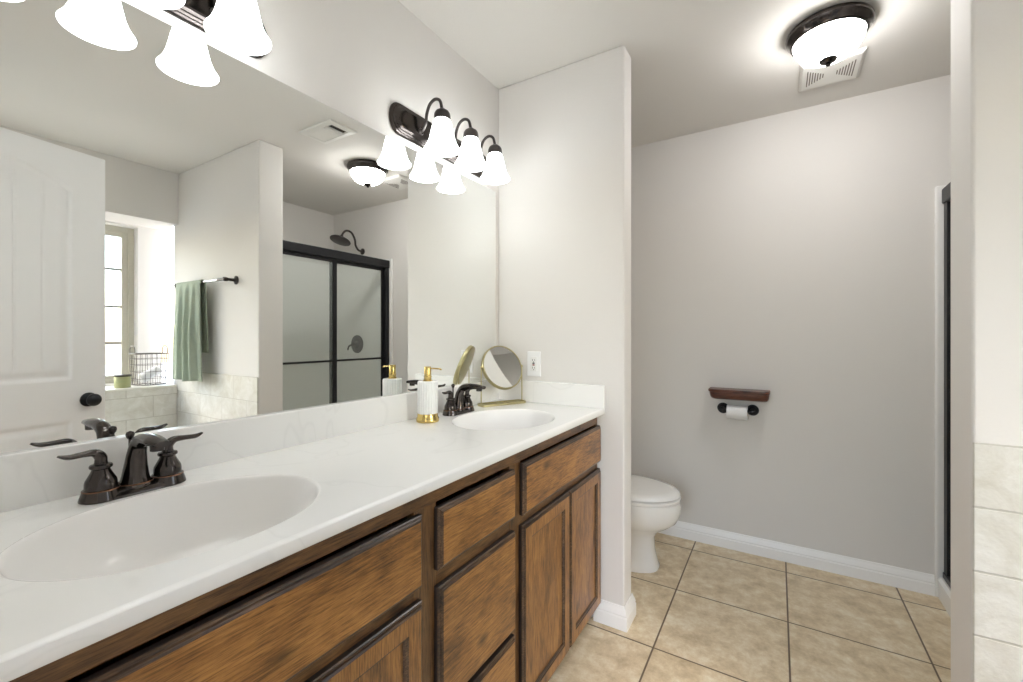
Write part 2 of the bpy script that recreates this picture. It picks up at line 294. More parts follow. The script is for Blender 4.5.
# ------------------------------------------------------------------ mesh building
class MB:
    def __init__(s): s.v = []; s.f = []; s.m = []
    def add(s, vs, fs, mi=0):
        o = len(s.v); s.v += [tuple(v) for v in vs]; s.f += [tuple(i+o for i in f) for f in fs]; s.m += [mi]*len(fs)
        return s
    def box(s, x0, x1, y0, y1, z0, z1, mi=0):
        vs = [(x, y, z) for x in (x0, x1) for y in (y0, y1) for z in (z0, z1)]
        return s.add(vs, [(0, 1, 3, 2), (4, 6, 7, 5), (0, 4, 5, 1), (2, 3, 7, 6), (0, 2, 6, 4), (1, 5, 7, 3)], mi)
    def loft(s, rings, mi=0, cap0=True, cap1=True, closed=True, mis=None):
        n = len(rings[0]); vs = [p for r in rings for p in r]; fs = []; o = len(s.v)
        s.v += [tuple(v) for v in vs]
        for i in range(len(rings)-1):
            for j in range(n if closed else n-1):
                k = (j+1) % n
                s.f.append((o+i*n+j, o+i*n+k, o+(i+1)*n+k, o+(i+1)*n+j)); s.m.append(mis[i] if mis else mi)
        if cap0: s.f.append(tuple(o+j for j in reversed(range(n)))); s.m.append(mis[0] if mis else mi)
        if cap1: s.f.append(tuple(o+(len(rings)-1)*n+j for j in range(n))); s.m.append(mi)
        return s
    def lathe(s, prof, c=(0, 0, 0), axis='z', seg=32, mi=0, cap0=False, cap1=False):
        rings = []
        for r, h in prof:
            ring = []
            for j in range(seg):
                a = 2*PI*j/seg; u, w = r*math.cos(a), r*math.sin(a)
                ring.append((c[0]+u, c[1]+w, c[2]+h) if axis == 'z' else (c[0]+h, c[1]+u, c[2]+w) if axis == 'x' else (c[0]+w, c[1]+h, c[2]+u))
            rings.append(ring)
        return s.loft(rings, mi, cap0, cap1)
    def tube(s, pts, r, seg=12, mi=0, flat=None, closed=False, cap=True):
        """pts list; r number or list; flat = (vector, list of scale) squashes the section along a direction"""
        P = [Vector(p) for p in pts]; n = len(P); R = r if isinstance(r, (list, tuple)) else [r]*n
        T = []
        for i in range(n):
            a = P[(i-1) % n] if (i > 0 or closed) else P[0]; b = P[(i+1) % n] if (i < n-1 or closed) else P[-1]
            T.append((b-a).normalized())
        up = Vector((0, 0, 1)) if abs(T[0].z) < .9 else Vector((1, 0, 0))
        N = (up-T[0]*up.dot(T[0])).normalized(); rings = []
        for i in range(n):
            if i:
                N = (N-T[i]*N.dot(T[i])).normalized()
            B = T[i].cross(N); ring = []
            for j in range(seg):
                a = 2*PI*j/seg; q = (N*math.cos(a)+B*math.sin(a))*R[i]
                if flat:
                    d = Vector(flat[0]).normalized(); q = q+d*q.dot(d)*(flat[1][i]-1)
                ring.append(tuple(P[i]+q))
            rings.append(ring)
        if closed: rings.append(rings[0]); cap = False
        return s.loft(rings, mi, cap, cap)
    def sphere(s, c, r, seg=20, rings=12, mi=0, sz=1.0):
        prof = [(max(1e-4, r*math.sin(PI*i/rings)), -r*math.cos(PI*i/rings)*sz) for i in range(rings+1)]
        return s.lathe(prof, c, 'z', seg, mi)
    def frame(s, x0, x1, outer, inner, mi=0):
        """flat rectangular frame in the y-z plane between x0 and x1; outer/inner = (y0,y1,z0,z1)"""
        a, b = outer, inner
        s.box(x0, x1, a[0], b[0], a[2], a[3], mi); s.box(x0, x1, b[1], a[1], a[2], a[3], mi)
        s.box(x0, x1, b[0], b[1], a[2], b[2], mi); s.box(x0, x1, b[0], b[1], b[3], a[3], mi)
        return s
    def build(s, name, mats, parent=None, loc=None, smooth=None, bevel=0, bseg=2, local=False, solid=0):
        if not isinstance(mats, (list, tuple)): mats = [mats]
        off = Vector((0, 0, 0))
        if parent is not None and not local:
            p = parent
            while p: off += p.location; p = p.parent
        elif loc is not None and not local: off = Vector(loc)
        me = bpy.data.meshes.new(name)
        me.from_pydata([(v[0]-off.x, v[1]-off.y, v[2]-off.z) for v in s.v], [], s.f)
        for m in mats: me.materials.append(m)
        me.polygons.foreach_set('material_index', s.m)
        if smooth is not None:
            me.polygons.foreach_set('use_smooth', [True]*len(s.f)); me.update(); me.set_sharp_from_angle(angle=math.radians(smooth))
        me.update(); me.validate()
        o = bpy.data.objects.new(name, me); COL.objects.link(o)
        import bmesh
        bm = bmesh.new(); bm.from_mesh(me); bmesh.ops.recalc_face_normals(bm, faces=bm.faces); bm.to_mesh(me); bm.free()
        if parent is not None: o.parent = parent
        elif loc is not None: o.location = loc
        if solid:
            md = o.modifiers.new('Solidify', 'SOLIDIFY'); md.thickness = solid; md.offset = 0
        if bevel:
            md = o.modifiers.new('Bevel', 'BEVEL'); md.width = bevel; md.segments = bseg; md.limit_method = 'ANGLE'; md.angle_limit = math.radians(40)
        return o

def tag(o, label, cat, group=None, kind=None):
    o['label'] = label; o['category'] = cat
    if group: o['group'] = group
    if kind: o['kind'] = kind
    return o
def thing(name, label, cat, loc, group=None, rz=0):
    o = bpy.data.objects.new(name, None); COL.objects.link(o); o.location = loc; o.rotation_euler = (0, 0, rz)
    o.empty_display_size = .05
    return tag(o, label, cat, group)
def struct(o, label=None, cat=None):
    o['kind'] = 'structure'
    if label: o['label'] = label
    if cat: o['category'] = cat
    return o
def copy_tree(o, parent=None):
    c = o.copy(); COL.objects.link(c)
    if parent is not None: c.parent = parent
    for ch in [q for q in bpy.data.objects if q.parent is o]: copy_tree(ch, c)
    return c
def catmull(pts, n=8, closed=False):
    P = [Vector(p) for p in pts]; out = []; N = len(P)
    rng = range(N if closed else N-1)
    for i in rng:
        p0 = P[(i-1) % N] if (closed or i > 0) else P[0]*2-P[1]; p1 = P[i]; p2 = P[(i+1) % N]
        p3 = P[(i+2) % N] if (closed or i < N-2) else P[-1]*2-P[-2]
        for k in range(n):
            t = k/n
            out.append(.5*((2*p1)+(p2-p0)*t+(2*p0-5*p1+4*p2-p3)*t*t+(3*p1-p0-3*p2+p3)*t**3))
    if not closed: out.append(P[-1])
    return [tuple(p) for p in out]
def interp(vals, n):
    out = []
    for i in range(len(vals)-1):
        for k in range(n): out.append(vals[i]+(vals[i+1]-vals[i])*k/n)
    return out+[vals[-1]]

# ------------------------------------------------------------------ room sizes (metres; x from the mirror wall, y away from the doorway)
ZC = 2.44
P, PE, PT = 1.787, .630, .106          # partition: near face, free end, thickness
B = 2.790                              # back wall
T, T2, XE = 1.467, 1.622, 1.572        # wall at the end of the tub: near face, far face, free end
XW, XW2, XO = 2.676, 2.983, 3.12       # header / ledge face, window wall, outside
XSF = 2.655                            # far wall of the shower
R0, R1 = -.16, -.04                    # rear wall with the doorway
DX0, DX1 = .58, 1.325                  # doorway

# ------------------------------------------------------------------ setting
struct(MB().box(-.12, XO, R0, B+.12, -.06, 0).build('floor', M['floor'], loc=(0, 0, 0)), 'beige stone-look square floor tiles with thin brown grout', 'floor')
struct(MB().box(-.12, XO, R0, B+.12, ZC, ZC+.1).build('ceiling', M['ceiling'], loc=(0, 0, 0)), 'plain greige painted ceiling', 'ceiling')
struct(MB().box(-.12, 0, R0, B+.12, 0, ZC).build('wall_left', M['wall'], loc=(0, 0, 0)), 'greige wall carrying the long vanity mirror', 'wall')
struct(MB().box(0, PE, P, P+PT, 0, ZC).build('wall_middle', M['wall'], loc=(0, 0, 0), bevel=.008, bseg=3), 'short partition wall between the vanity and the toilet', 'wall')
struct(MB().box(0, XSF+.1, B, B+.12, 0, ZC).build('wall_back', M['wall'], loc=(0, 0, 0)), 'greige back wall of the toilet alcove', 'wall')
struct(MB().box(XE, XSF+.1, T, T2, 0, ZC).build('wall_end', M['wall'], loc=(0, 0, 0), bevel=.008, bseg=3), 'short wall between the bathtub and the shower', 'wall')
struct(MB().box(XSF, XSF+.1, T2, B, 0, ZC).build('wall_shower', M['wall'], loc=(0, 0, 0)), 'far wall of the shower above its white surround', 'wall')
rw = MB().box(0, DX0, R0, R1, 0, ZC).box(DX1, XW, R0, R1, 0, ZC).box(DX0, DX1, R0, R1, 2.06, ZC)
struct(rw.build('wall_rear', M['wall'], loc=(0, 0, 0)), 'wall with the doorway the picture is taken from', 'wall')
# window wall: header over the tub, deep ledge below, recessed wall with the window hole
WY0, WY1, WZ0, WZ1 = .10, 1.324, .872, 2.045
w = MB().box(XW, XO, R0, T, 2.059, ZC)
w.box(XW+.012, XO, R0, T, 0, .846)
w.box(XW2, XO, R0, WY0, .846, 2.059).box(XW2, XO, WY1, T, .846, 2.059).box(XW2, XO, WY0, WY1, .846, WZ0).box(XW2, XO, WY0, WY1, WZ1, 2.059)
struct(w.build('wall_right', M['wall'], loc=(0, 0, 0)), 'window wall with a header above the bathtub', 'wall')
struct(MB().box(XW, XW+.012, R1, T-.009, 0, .846).build('trim_1', M['tileY'], loc=(0, 0, 0)), 'beige travertine tile facing below the window ledge', 'tile')
struct(MB().box(XW-.006, XW2, R1, T-.009, .846, .860).build('trim_2', M['ledge'], loc=(0, 0, 0), bevel=.004), 'pale stone cap of the window ledge', 'ledge')
struct(MB().box(XE+.001, XW, T-.009, T, 0, .968).build('trim_3', M['tileX'], loc=(0, 0, 0), bevel=.003), 'pale travertine tile wainscot on the tub end wall', 'tile')

# baseboards with a stepped profile
def base_profile(path, name, label):
    """path: list of (x,y, nx,ny) mitred corner directions pointing into the room"""
    prof = [(0, 0), (.016, 0), (.016, .050), (.013, .056), (.0145, .062), (.010, .076), (.006, .086), (.004, .094), (0, .094)]
    mb = MB(); rings = []
    for x, y, nx, ny in path:
        rings.append([(x+nx*d, y+ny*d, z) for d, z in prof])
    mb.loft(rings)
    return struct(mb.build(name, M['trim'], loc=(0, 0, 0)), label, 'baseboard')
base_profile([(.500, P, 0, -1), (PE, P, 1, -1), (PE, P+PT, 1, 1), (0.0, P+PT, 0, 1)], 'baseboard_middle', 'white baseboard wrapping the end of the partition wall')
base_profile([(0.0, B, 0, -1), (1.812, B, 0, -1)], 'baseboard_back', 'white baseboard along the back wall')
base_profile([(0.0, P+PT+.02, 1, 0), (0.0, B-.02, 1, 0)], 'baseboard_left', 'white baseboard behind the toilet')
# door lining
tr = MB().box(DX0, DX0+.018, R0-.01, R1+.002, 0, 2.06).box(DX1-.018, DX1, R0-.01, R1-.004, 0, 2.06).box(DX0+.018, DX1-.018, R0-.01, R1+.002, 2.042, 2.06)
struct(tr.build('trim_4', M['trim'], loc=(0, 0, 0)), 'white door lining', 'trim')

# unseen room added outside the doorway; its window opening lets in fill daylight
h = MB().box(-.6, 2.6, -2.1, R0, -.06, 0)
struct(h.build('floor_hall', M['carpet'], loc=(0, 0, 0)), 'carpet of the unseen room added outside the doorway', 'floor')
h = MB().box(-.7, -.6, -2.2, R0, 0, ZC).box(2.6, 2.7, -2.2, R0, 0, ZC)
h.box(-.6, .05, -2.2, -2.1, 0, ZC).box(1.85, 2.6, -2.2, -2.1, 0, ZC).box(.05, 1.85, -2.2, -2.1, 0, .5).box(.05, 1.85, -2.2, -2.1, 2.15, ZC)
struct(h.build('wall_hall', M['wall'], loc=(0, 0, 0)), 'walls of the added room outside the doorway, opened for fill daylight', 'wall')
struct(MB().box(-.7, 2.7, -2.2, R0, ZC, ZC+.1).build('ceiling_hall', M['ceiling'], loc=(0, 0, 0)), 'ceiling of the unseen room added outside the doorway', 'ceiling')

# ground outdoors
struct(MB().box(-25, 30, -25, 25, -.45, -.35).build('ground', M['ground'], loc=(0, 0, 0)), 'pale ground outside the window', 'ground')

# ------------------------------------------------------------------ window
wx0, wx1 = 3.055, 3.10
win = MB().frame(wx0, wx1, (WY0, WY1, WZ0, WZ1), (WY0+.035, WY1-.035, WZ0+.030, WZ1-.040)).build('window_1', M['winframe'], loc=(3.075, .712, WZ0), bevel=.003)
struct(win, 'white framed window with small panes above the tub ledge', 'window')
gy0, gy1, gz0, gz1 = WY0+.035, WY1-.035, WZ0+.030, WZ1-.040
sash = MB().frame(wx0+.008, wx1-.008, (gy0, gy1, gz0, gz1), (gy0+.037, gy1-.037, gz0+.025, gz1-.035))
sash.build('sash', M['winframe'], win, bevel=.002)
sy0, sy1, sz0, sz1 = gy0+.037, gy1-.037, gz0+.025, gz1-.035
mu = MB()
for z in (1.17, 1.443, 1.724): mu.box(3.070, 3.086, sy0, sy1, z-.008, z+.008)
for k in (1, 2, 3):
    y = sy0+(sy1-sy0)*k/4; mu.box(3.070, 3.086, y-.008, y+.008, sz0, sz1)
mu.build('muntins', M['muntin'], win)
MB().box(3.076, 3.080, sy0, sy1, sz0, sz1).build('pane', M['glass'], win)

# ------------------------------------------------------------------ open paneled door
DW, DH, DT = .762, 2.03, .035
ux, uy = .2131, .9770                                  # direction hinge -> free edge
HX, HY = 1.470-ux*DW, .721-uy*DW
nx_, ny_ = -uy, ux                                     # normal of the face seen in the mirror
def dpt(v, z, d): return (HX+ux*v+nx_*d, HY+uy*v+ny_*d, z)
def door_depth(v, z):
    """relief of a two panel door: cambered top panel with planks, plain rectangular lower panel"""
    x0, x1 = .118, DW-.118
    def prof(e, raised):
        if e <= 0: return 0.0
        if e < .010: return -.007*(e/.010)
        if e < .018: return -.007
        if e < .040: return -.007+.0045*(e-.018)/.022
        return -.0025
    cu = (v-DW/2)/((x1-x0)/2)
    top = 1.855+.085*(1-min(1, abs(cu))**2)
    if 1.035 < z < top and x0 < v < x1:
        e = min(v-x0, x1-v, z-1.035, (top-z)*.95)
        d = prof(e, 1)
        if e > .045:
            g = ((v-DW/2+.0425) % .085)-.0425
            if abs(g) < .005: d -= .003*(1-abs(g)/.005)
        return d
    if .22 < z < .855 and x0 < v < x1:
        return prof(min(v-x0, x1-v, z-.22, .855-z), 1)
    return 0.0
mb = MB(); nv, nz = 190, 290
vs_ = [dpt(DW*i/nv, .012+(DH-.012)*j/nz, door_depth(DW*i/nv, .012+(DH-.012)*j/nz)) for j in range(nz+1) for i in range(nv+1)]
mb.add(vs_, [(j*(nv+1)+i, j*(nv+1)+i+1, (j+1)*(nv+1)+i+1, (j+1)*(nv+1)+i) for j in range(nz) for i in range(nv)])
bk = [dpt(v, z, -DT) for v, z in ((0, .012), (DW, .012), (DW, DH), (0, DH))]; fr = [dpt(v, z, 0) for v, z in ((0, .012), (DW, .012), (DW, DH), (0, DH))]
mb.add(bk+fr, [(3, 2, 1, 0), (0, 1, 5, 4), (1, 2, 6, 5), (2, 3, 7, 6), (3, 0, 4, 7)])
door = mb.build('door_1', M['door'], loc=(HX, HY, 0), smooth=50)
struct(door, 'open white door with a cambered plank panel and black knob', 'door')
kb = MB()
for sgn, d0 in ((1, 0), (-1, -DT)):
    prof = [(.001, 0), (.031, 0), (.031, .005), (.025, .008), (.012, .010), (.011, .024), (.022, .029), (.027, .037), (.0265, .045), (.018, .052), (.001, .054)]
    rings = []
    for r, hgt in prof:
        rings.append([dpt(DW-.062+r*math.cos(a), .940+r*math.sin(a), d0+sgn*hgt) for a in [2*PI*k/24 for k in range(24)]])
    kb.loft(rings, 0, True, True)
kb.build('door_knob', M['black'], door, smooth=45)
mb = MB().box(0, 1, 0, 1, 0, 1); mb.v = [dpt(DW-.002+.004*x, .88+.11*z, -DT/2-.012+.024*y) for x, y, z in mb.v]
mb.build('latch_plate', M['bronze_dark'], door)
hg = MB()
for z in (.25, 1.0, 1.8): hg.tube([dpt(-.004, z-.045, .004), dpt(-.004, z+.045, .004)], .006, 10)
hg.build('hinge', M['bronze_dark'], door, smooth=40)

# ------------------------------------------------------------------ vanity cabinet
VY0, VY1 = R1+.004, P-.003
FX, FF = .513, .533                                    # face frame, front of doors and drawers
cab = thing('vanity_cabinet', 'long dark-stained wooden double vanity cabinet under the white countertop', 'cabinet', (.27, .875, 0))
cb = MB().box(.003, FX-.02, VY0, VY0+.016, .075, .884).box(.003, FX-.02, VY1-.016, VY1, .075, .884).box(.003, FX-.02, VY0+.016, VY1-.016, .075, .091).box(.003, .009, VY0+.016, VY1-.016, .091, .884)
for y in (.711, 1.09): cb.box(.009, FX-.02, y, y+.016, .091, .74)
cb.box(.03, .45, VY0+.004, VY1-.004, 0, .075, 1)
cb.build('body', [M['woodFV'], M['woodD']], cab)
ff = MB()
ff.box(FX-.02, FX, VY0, VY1, .845, .888); ff.box(FX-.02, FX, VY0, VY1, .072, .10)
for a, b in ((VY0, .03), (.68, .75), (1.065, 1.13), (1.765, VY1)): ff.box(FX-.0199, FX+.0001, a, b, .10, .845, 1)
for a, b in ((.03, .68), (.75, 1.065), (1.13, 1.765)): ff.box(FX-.02, FX, a, b, .648, .70)
ff.box(FX-.02, FX, .75, 1.065, .34, .40)
ff.build('face_frame', [M['woodF'], M['woodFV']], cab, bevel=.0015)
def ring_yz(y0, y1, z0, z1, ins, x): return [(x, y0+ins, z0+ins), (x, y1-ins, z0+ins), (x, y1-ins, z1-ins), (x, y0+ins, z1-ins)]
def slab(y0, y1, z0, z1):
    mb = MB(); pr = [(0, FX+.0005), (0, FX+.0112), (.002, FX+.0135), (.0055, FX+.0145), (.0065, FX+.0175), (.0095, FX+.019), (.011, FF)]
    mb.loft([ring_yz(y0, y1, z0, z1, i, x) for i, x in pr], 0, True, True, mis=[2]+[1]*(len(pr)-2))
    return mb
def front(name, y0, y1, z0, z1):
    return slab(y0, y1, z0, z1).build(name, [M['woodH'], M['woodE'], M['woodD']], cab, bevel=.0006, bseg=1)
front('drawer_front', .020, .692, .684, .840)
front('drawer_front', 1.122, 1.782, .684, .840)
front('drawer', .742, 1.076, .695, .836)
front('drawer', .742, 1.076, .374, .658)
front('drawer', .742, 1.076, .080, .357)
def cab_door(y0, y1, z0=.078, z1=.656, st=.056):
    mb = MB()
    # frame: outer ogee edge, flat face, inner bead stepping down to the panel
    pr = [(0, FX+.0005, 1), (0, FX+.011, 1), (.002, FX+.0135, 1), (.0055, FX+.0145, 1), (.0065, FX+.0175, 1), (.0095, FX+.019, 1), (.011, FF, 0),
          (st-.009, FF, 1), (st-.007, FF-.003, 1), (st-.0035, FF-.0035, 1), (st-.001, FF-.009, 1), (st, FF-.012, 1)]
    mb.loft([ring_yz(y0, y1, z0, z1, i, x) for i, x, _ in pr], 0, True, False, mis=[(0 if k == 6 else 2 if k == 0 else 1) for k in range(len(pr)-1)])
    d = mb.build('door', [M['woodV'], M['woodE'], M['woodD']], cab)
    pn = MB(); i = st-.0005
    pn.loft([ring_yz(y0, y1, z0, z1, i, FF-.0155), ring_yz(y0, y1, z0, z1, i, FF-.0095)])
    pn.build('panel', M['woodV'], d)
    return d
cab_door(.020, .353); cab_door(.359, .692)
cab_door(1.118, 1.456); cab_door(1.458, 1.782)

# ------------------------------------------------------------------ countertop with two moulded sinks
CT, CB, CD = .914, .889, .547                          # top, underside, front edge
SINK = [(.303, .350), (.303, 1.372)]; SA, SB_ = .177, .217
top = thing('countertop', 'long white marble-look vanity top with two moulded oval sinks', 'countertop', (.27, .875, CB))
mb = MB(); N = 96
x0, x1 = .022, CD-.012
def rect_pt(cx, cy, t, ya, yb):
    dx, dy = math.cos(t), math.sin(t); k = 1e9
    if dx > 1e-9: k = min(k, (x1-cx)/dx)
    if dx < -1e-9: k = min(k, (x0-cx)/dx)
    if dy > 1e-9: k = min(k, (yb-cy)/dy)
    if dy < -1e-9: k = min(k, (ya-cy)/dy)
    return (cx+dx*k, cy+dy*k, CT)
ybr = [VY0, (SINK[0][1]+SINK[1][1])/2, VY1]
for (sx, sy), ya, yb in zip(SINK, ybr[:-1], ybr[1:]):
    angs = sorted(set([2*PI*k/N for k in range(N)]+[math.atan2(yy-sy, xx-sx) % (2*PI) for xx in (x0, x1) for yy in (ya, yb)]))
    outer = [rect_pt(sx, sy, t, ya, yb) for t in angs]
    def ell(t, k):
        return 1/math.sqrt((math.cos(t)/(SA*k))**2+(math.sin(t)/(SB_*k))**2)
    inner = [(sx+ell(t, 1.02)*math.cos(t), sy+ell(t, 1.02)*math.sin(t), CT) for t in angs]
    mb.loft([outer, inner], 0, False, False)
prof = [(x1, CT), (CD-.004, CT-.0010), (CD-.0012, CT-.003), (CD, CT-.007), (CD, CB+.004), (CD-.002, CB+.001), (CD-.006, CB), (.5, CB), (.5, CB+.001)]
mb.loft([[(x, y, z) for x, z in prof] for y in (VY0, VY1)], 0, False, False, closed=False)
mb.add([(.003, VY0, CT), (x0, VY0, CT), (x0, VY1, CT), (.003, VY1, CT)], [(0, 1, 2, 3)])
mb.add([(x0, VY0, CT), (x1, VY0, CT), (x1, VY0, CB), (x0, VY0, CB), (x0, VY1, CT), (x1, VY1, CT), (x1, VY1, CB), (x0, VY1, CB)], [(0, 1, 2, 3), (4, 5, 6, 7)])
mb.build('top', M['marble'], top, smooth=35)
for sx, sy in SINK:
    sb = MB(); rings = []
    for k, z in ((1.02, 0), (1.006, -.001), (.993, -.004), (.978, -.012), (.945, -.032), (.89, -.060), (.81, -.087), (.69, -.110), (.53, -.125), (.34, -.132), (.15, -.135)):
        rings.append([(sx-.03*(1-k)+SA*k*math.cos(a), sy+SB_*k*math.sin(a), CT+z) for a in [2*PI*j/N for j in range(N)]])
    sb.loft(rings, 0, False, True)
    s_ = sb.build('sink_basin', M['basin'], top, smooth=60)
    MB().lathe([(.001, .0035), (.012, .0035), (.0125, .002), (.021, .0025), (.023, 0)], (sx-.026, sy, CT-.135), 'z', 28).build('drain', M['bronze'], s_, smooth=40)
bs = MB().box(.003, .0215, VY0, VY1, CT-.001, 1.013)
bs.build('backsplash', M['marble'], top, bevel=.003)
ss = MB().box(.0215, .549, P-.0215, P-.001, CT-.0005, 1.013)
ss.build('side_splash', M['marble'], top, bevel=.003)

# ------------------------------------------------------------------ wall mirror
mm = MB().box(.001, .007, R1+.02, P-.031, 1.0135, 1.923)
mm.m = [1]*6; mm.m[1] = 0
o = mm.build('wall_mirror', [M['mirror'], M['mirror_edge']], loc=(.004, .87, 1.0135))
tag(o, 'large frameless rectangular mirror on the wall above the countertop', 'mirror')

# ------------------------------------------------------------------ faucets
def make_faucet():
    r = thing('faucet', 'dark bronze two-lever faucet at the near sink, left side of the photo', 'faucet', (0, 0, 0), 'bronze faucets on the countertop')
    def stad(ins, z, hw=.029, hl=.053):
        pts = []
        for k in range(16): a = -PI/2+PI*k/15-PI/2+PI/2; pts.append(((hw-ins)*math.cos(PI*k/15), hl+(hw-ins)*math.sin(PI*k/15), z))
        for k in range(16): pts.append(((hw-ins)*math.cos(PI+PI*k/15), -hl+(hw-ins)*math.sin(PI+PI*k/15), z))
        return pts
    b = MB().loft([stad(0, 0), stad(0, .003), stad(.002, .006), stad(.006, .010), stad(.012, .013), stad(.018, .014)])
    b.build('base_plate', M['bronze'], r, smooth=40, local=True)
    sp = MB()
    pth = catmull([(-.004, 0, .010), (-.003, 0, .030), (.000, 0, .055), (.006, 0, .080), (.019, 0, .099), (.046, 0, .1085), (.085, 0, .1100), (.124, 0, .1085)], 6)
    rad = interp([.0275, .0235, .0195, .0160, .0138, .0118, .0102, .0065], 6)
    fl = interp([.95, .92, .92, .95, 1.0, 1.2, 1.55, 1.8], 6)
    sp.tube(pth, rad, 20, 0, ((0, 1, 0), fl))
    sp.lathe([(.0300, .0115), (.0300, .016), (.0285, .0175)], (-.004, 0, 0), 'z', 28, 0); sp.lathe([(.0291, .0172), (.0283, .0190)], (-.004, 0, 0), 'z', 28, 1)
    sp.lathe([(.0110, -.0115), (.0118, 0)], (.100, 0, .1050), 'z', 18, 0, True, True)
    sp.build('spout', [M['bronze'], M['copper']], r, smooth=50, local=True)
    lr = MB().tube([(-.030, 0, .016), (-.030, 0, .100)], .0028, 8)
    lr.lathe([(.0028, .098), (.006, .102), (.0075, .108), (.006, .113), (.001, .115)], (-.030, 0, 0), 'z', 14)
    lr.build('lift_rod', M['bronze'], r, smooth=45, local=True)
    for s in (-1, 1):
        y = .0525*s
        h_ = MB().lathe([(.0315, .001), (.0312, .004), (.0290, .011), (.0272, .017), (.0268, .020), (.0238, .0215), (.0236, .032), (.0226, .037), (.0200, .042), (.0150, .052), (.0132, .057), (.0165, .0595), (.0172, .0625), (.0160, .0655), (.0105, .067), (.0095, .0705), (.001, .071)], (0, y, 0), 'z', 28)
        h_.lathe([(.0275, .0188), (.0266, .0206)], (0, y, 0), 'z', 28, 1)
        hb = h_.build('handle', [M['bronze'], M['copper']], r, smooth=40, local=True)
        lv = MB(); pth = catmull([(0, y, .070), (.001, y+.001*s, .080), (.003, y+.010*s, .0895), (.006, y+.028*s, .0905), (.009, y+.046*s, .0905), (.011, y+.060*s, .0955)], 6)
        rad = interp([.0095, .0092, .0088, .0090, .0092, .0030], 6); fl = interp([1, 1, .8, .55, .5, .6], 6)
        lv.tube(pth, rad, 14, 0, ((0, 0, 1), fl))
        lv.build('lever', M['bronze'], hb, smooth=55, local=True)
    return r
fa = make_faucet(); fb = copy_tree(fa)
fa.location = (.085, .345, CT+.0003); fb.location = (.085, 1.372, CT+.0003)
fb['label'] = 'dark bronze two-lever faucet at the far sink, between soap dispenser and round mirror'

# ------------------------------------------------------------------ soap dispenser
sx, sy = .097, 1.177
so = thing('soap_dispenser', 'white ribbed soap dispenser with a gold base and gold pump', 'soap dispenser', (sx, sy, CT+.0004))
MB().lathe([(.001, 0), (.040, 0), (.041, .004), (.0405, .012), (.037, .018), (.0365, .030), (.001, .030)], (sx, sy, CT+.0004), 'z', 40).build('base', M['gold'], so, smooth=40)
rings = []; nf = 24; ns = nf*6
for z, r in ((.030, .0355), (.032, .0365), (.141, .0365), (.144, .0355), (.146, .033)):
    rings.append([(sx+(r-.0016*(1-abs(math.sin(nf/2*a))))*math.cos(a), sy+(r-.0016*(1-abs(math.sin(nf/2*a))))*math.sin(a), CT+z) for a in [2*PI*j/ns for j in range(ns)]])
MB().loft(rings).build('bottle', M['ceramic'], so, smooth=50)
pm = MB().lathe([(.001, .146), (.017, .146), (.017, .149), (.0135, .150), (.0135, .160), (.015, .162), (.015, .163), (.0125, .165), (.0125, .196), (.0115, .198), (.001, .198)], (sx, sy, CT+.0004), 'z', 28)
pm.build('pump', M['gold'], so, smooth=40)
na = math.radians(8)
nz_ = MB().tube([(sx+.011*math.cos(na), sy+.011*math.sin(na), CT+.192), (sx+.052*math.cos(na), sy+.052*math.sin(na), CT+.191), (sx+.058*math.cos(na), sy+.058*math.sin(na), CT+.188)], .0028, 10)
nz_.build('nozzle', M['gold'], so, smooth=50)

# ------------------------------------------------------------------ round makeup mirror on a stand
mx_, my_, mz_ = .115, 1.646, 1.081
tv = Vector((.42, .91, 0)).normalized(); nv_ = Vector((tv.y, -tv.x, 0))
TILT = math.radians(22)
nd = nv_*math.cos(TILT)+Vector((0, 0, 1))*math.sin(TILT); ud = Vector((0, 0, 1))*math.cos(TILT)-nv_*math.sin(TILT)
mk = thing('makeup_mirror', 'round brass-framed tabletop mirror on a thin stand beside the far sink', 'mirror', (mx_, my_, CT+.0003))
def disc_ring(r, d, n=56):
    c = Vector((mx_, my_, mz_))
    return [tuple(c+tv*(r*math.cos(2*PI*k/n))+ud*(r*math.sin(2*PI*k/n))+nd*d) for k in range(n)]
fr_ = MB().loft([disc_ring(.096, -.011), disc_ring(.1015, -.010), disc_ring(.1030, -.007), disc_ring(.1030, .007), disc_ring(.1015, .0095), disc_ring(.0975, .0095), disc_ring(.0965, .004)], 0, True, False)
fr_.build('frame', M['brass'], mk, smooth=40)
RC = .74   # magnifying side: a shallow concave dish
MB().loft([disc_ring(.0962, -.006), disc_ring(.0962, .0070)]+[disc_ring(r_, .0070-(.0962**2-r_**2)/(2*RC), 56) for r_ in [.0962*(1-k/24) for k in range(1, 24)]]+[disc_ring(.0008, .0070-.0962**2/(2*RC))], 0, True, True).build('mirror_glass', M['mirror'], mk, smooth=30)
bz = MB()
def tp(a, b, z): q = Vector((mx_, my_, 0))+tv*a+nv_*b; return (q.x, q.y, CT+z)
def rr(w, d, z, rc=.012):
    pts = []
    for cx_, cy_, a0 in ((w-rc, d-rc, 0), (-w+rc, d-rc, PI/2), (-w+rc, -d+rc, PI), (w-rc, -d+rc, 3*PI/2)):
        for k in range(6): a = a0+PI/2*k/5; pts.append(tp(cx_+rc*math.cos(a), cy_+rc*math.sin(a), z))
    return pts
bz.loft([rr(.116, .030, .0005), rr(.116, .030, .010), rr(.114, .028, .0115), rr(.111, .025, .0115), rr(.111, .025, .006)])
bz.build('base', M['brass'], mk, smooth=40)
for s in (-1, 1):
    st_ = MB().tube([tp(.1085*s, 0, .007), tp(.1085*s, 0, .176)], .0026, 10)
    st_.build('upright', M['brass'], mk, smooth=50)
    pv = MB().tube([tp(.1035*s, 0, .168), tp(.1115*s, 0, .168)], .0042, 12)
    pv.build('pivot', M['brass'], mk, smooth=50)

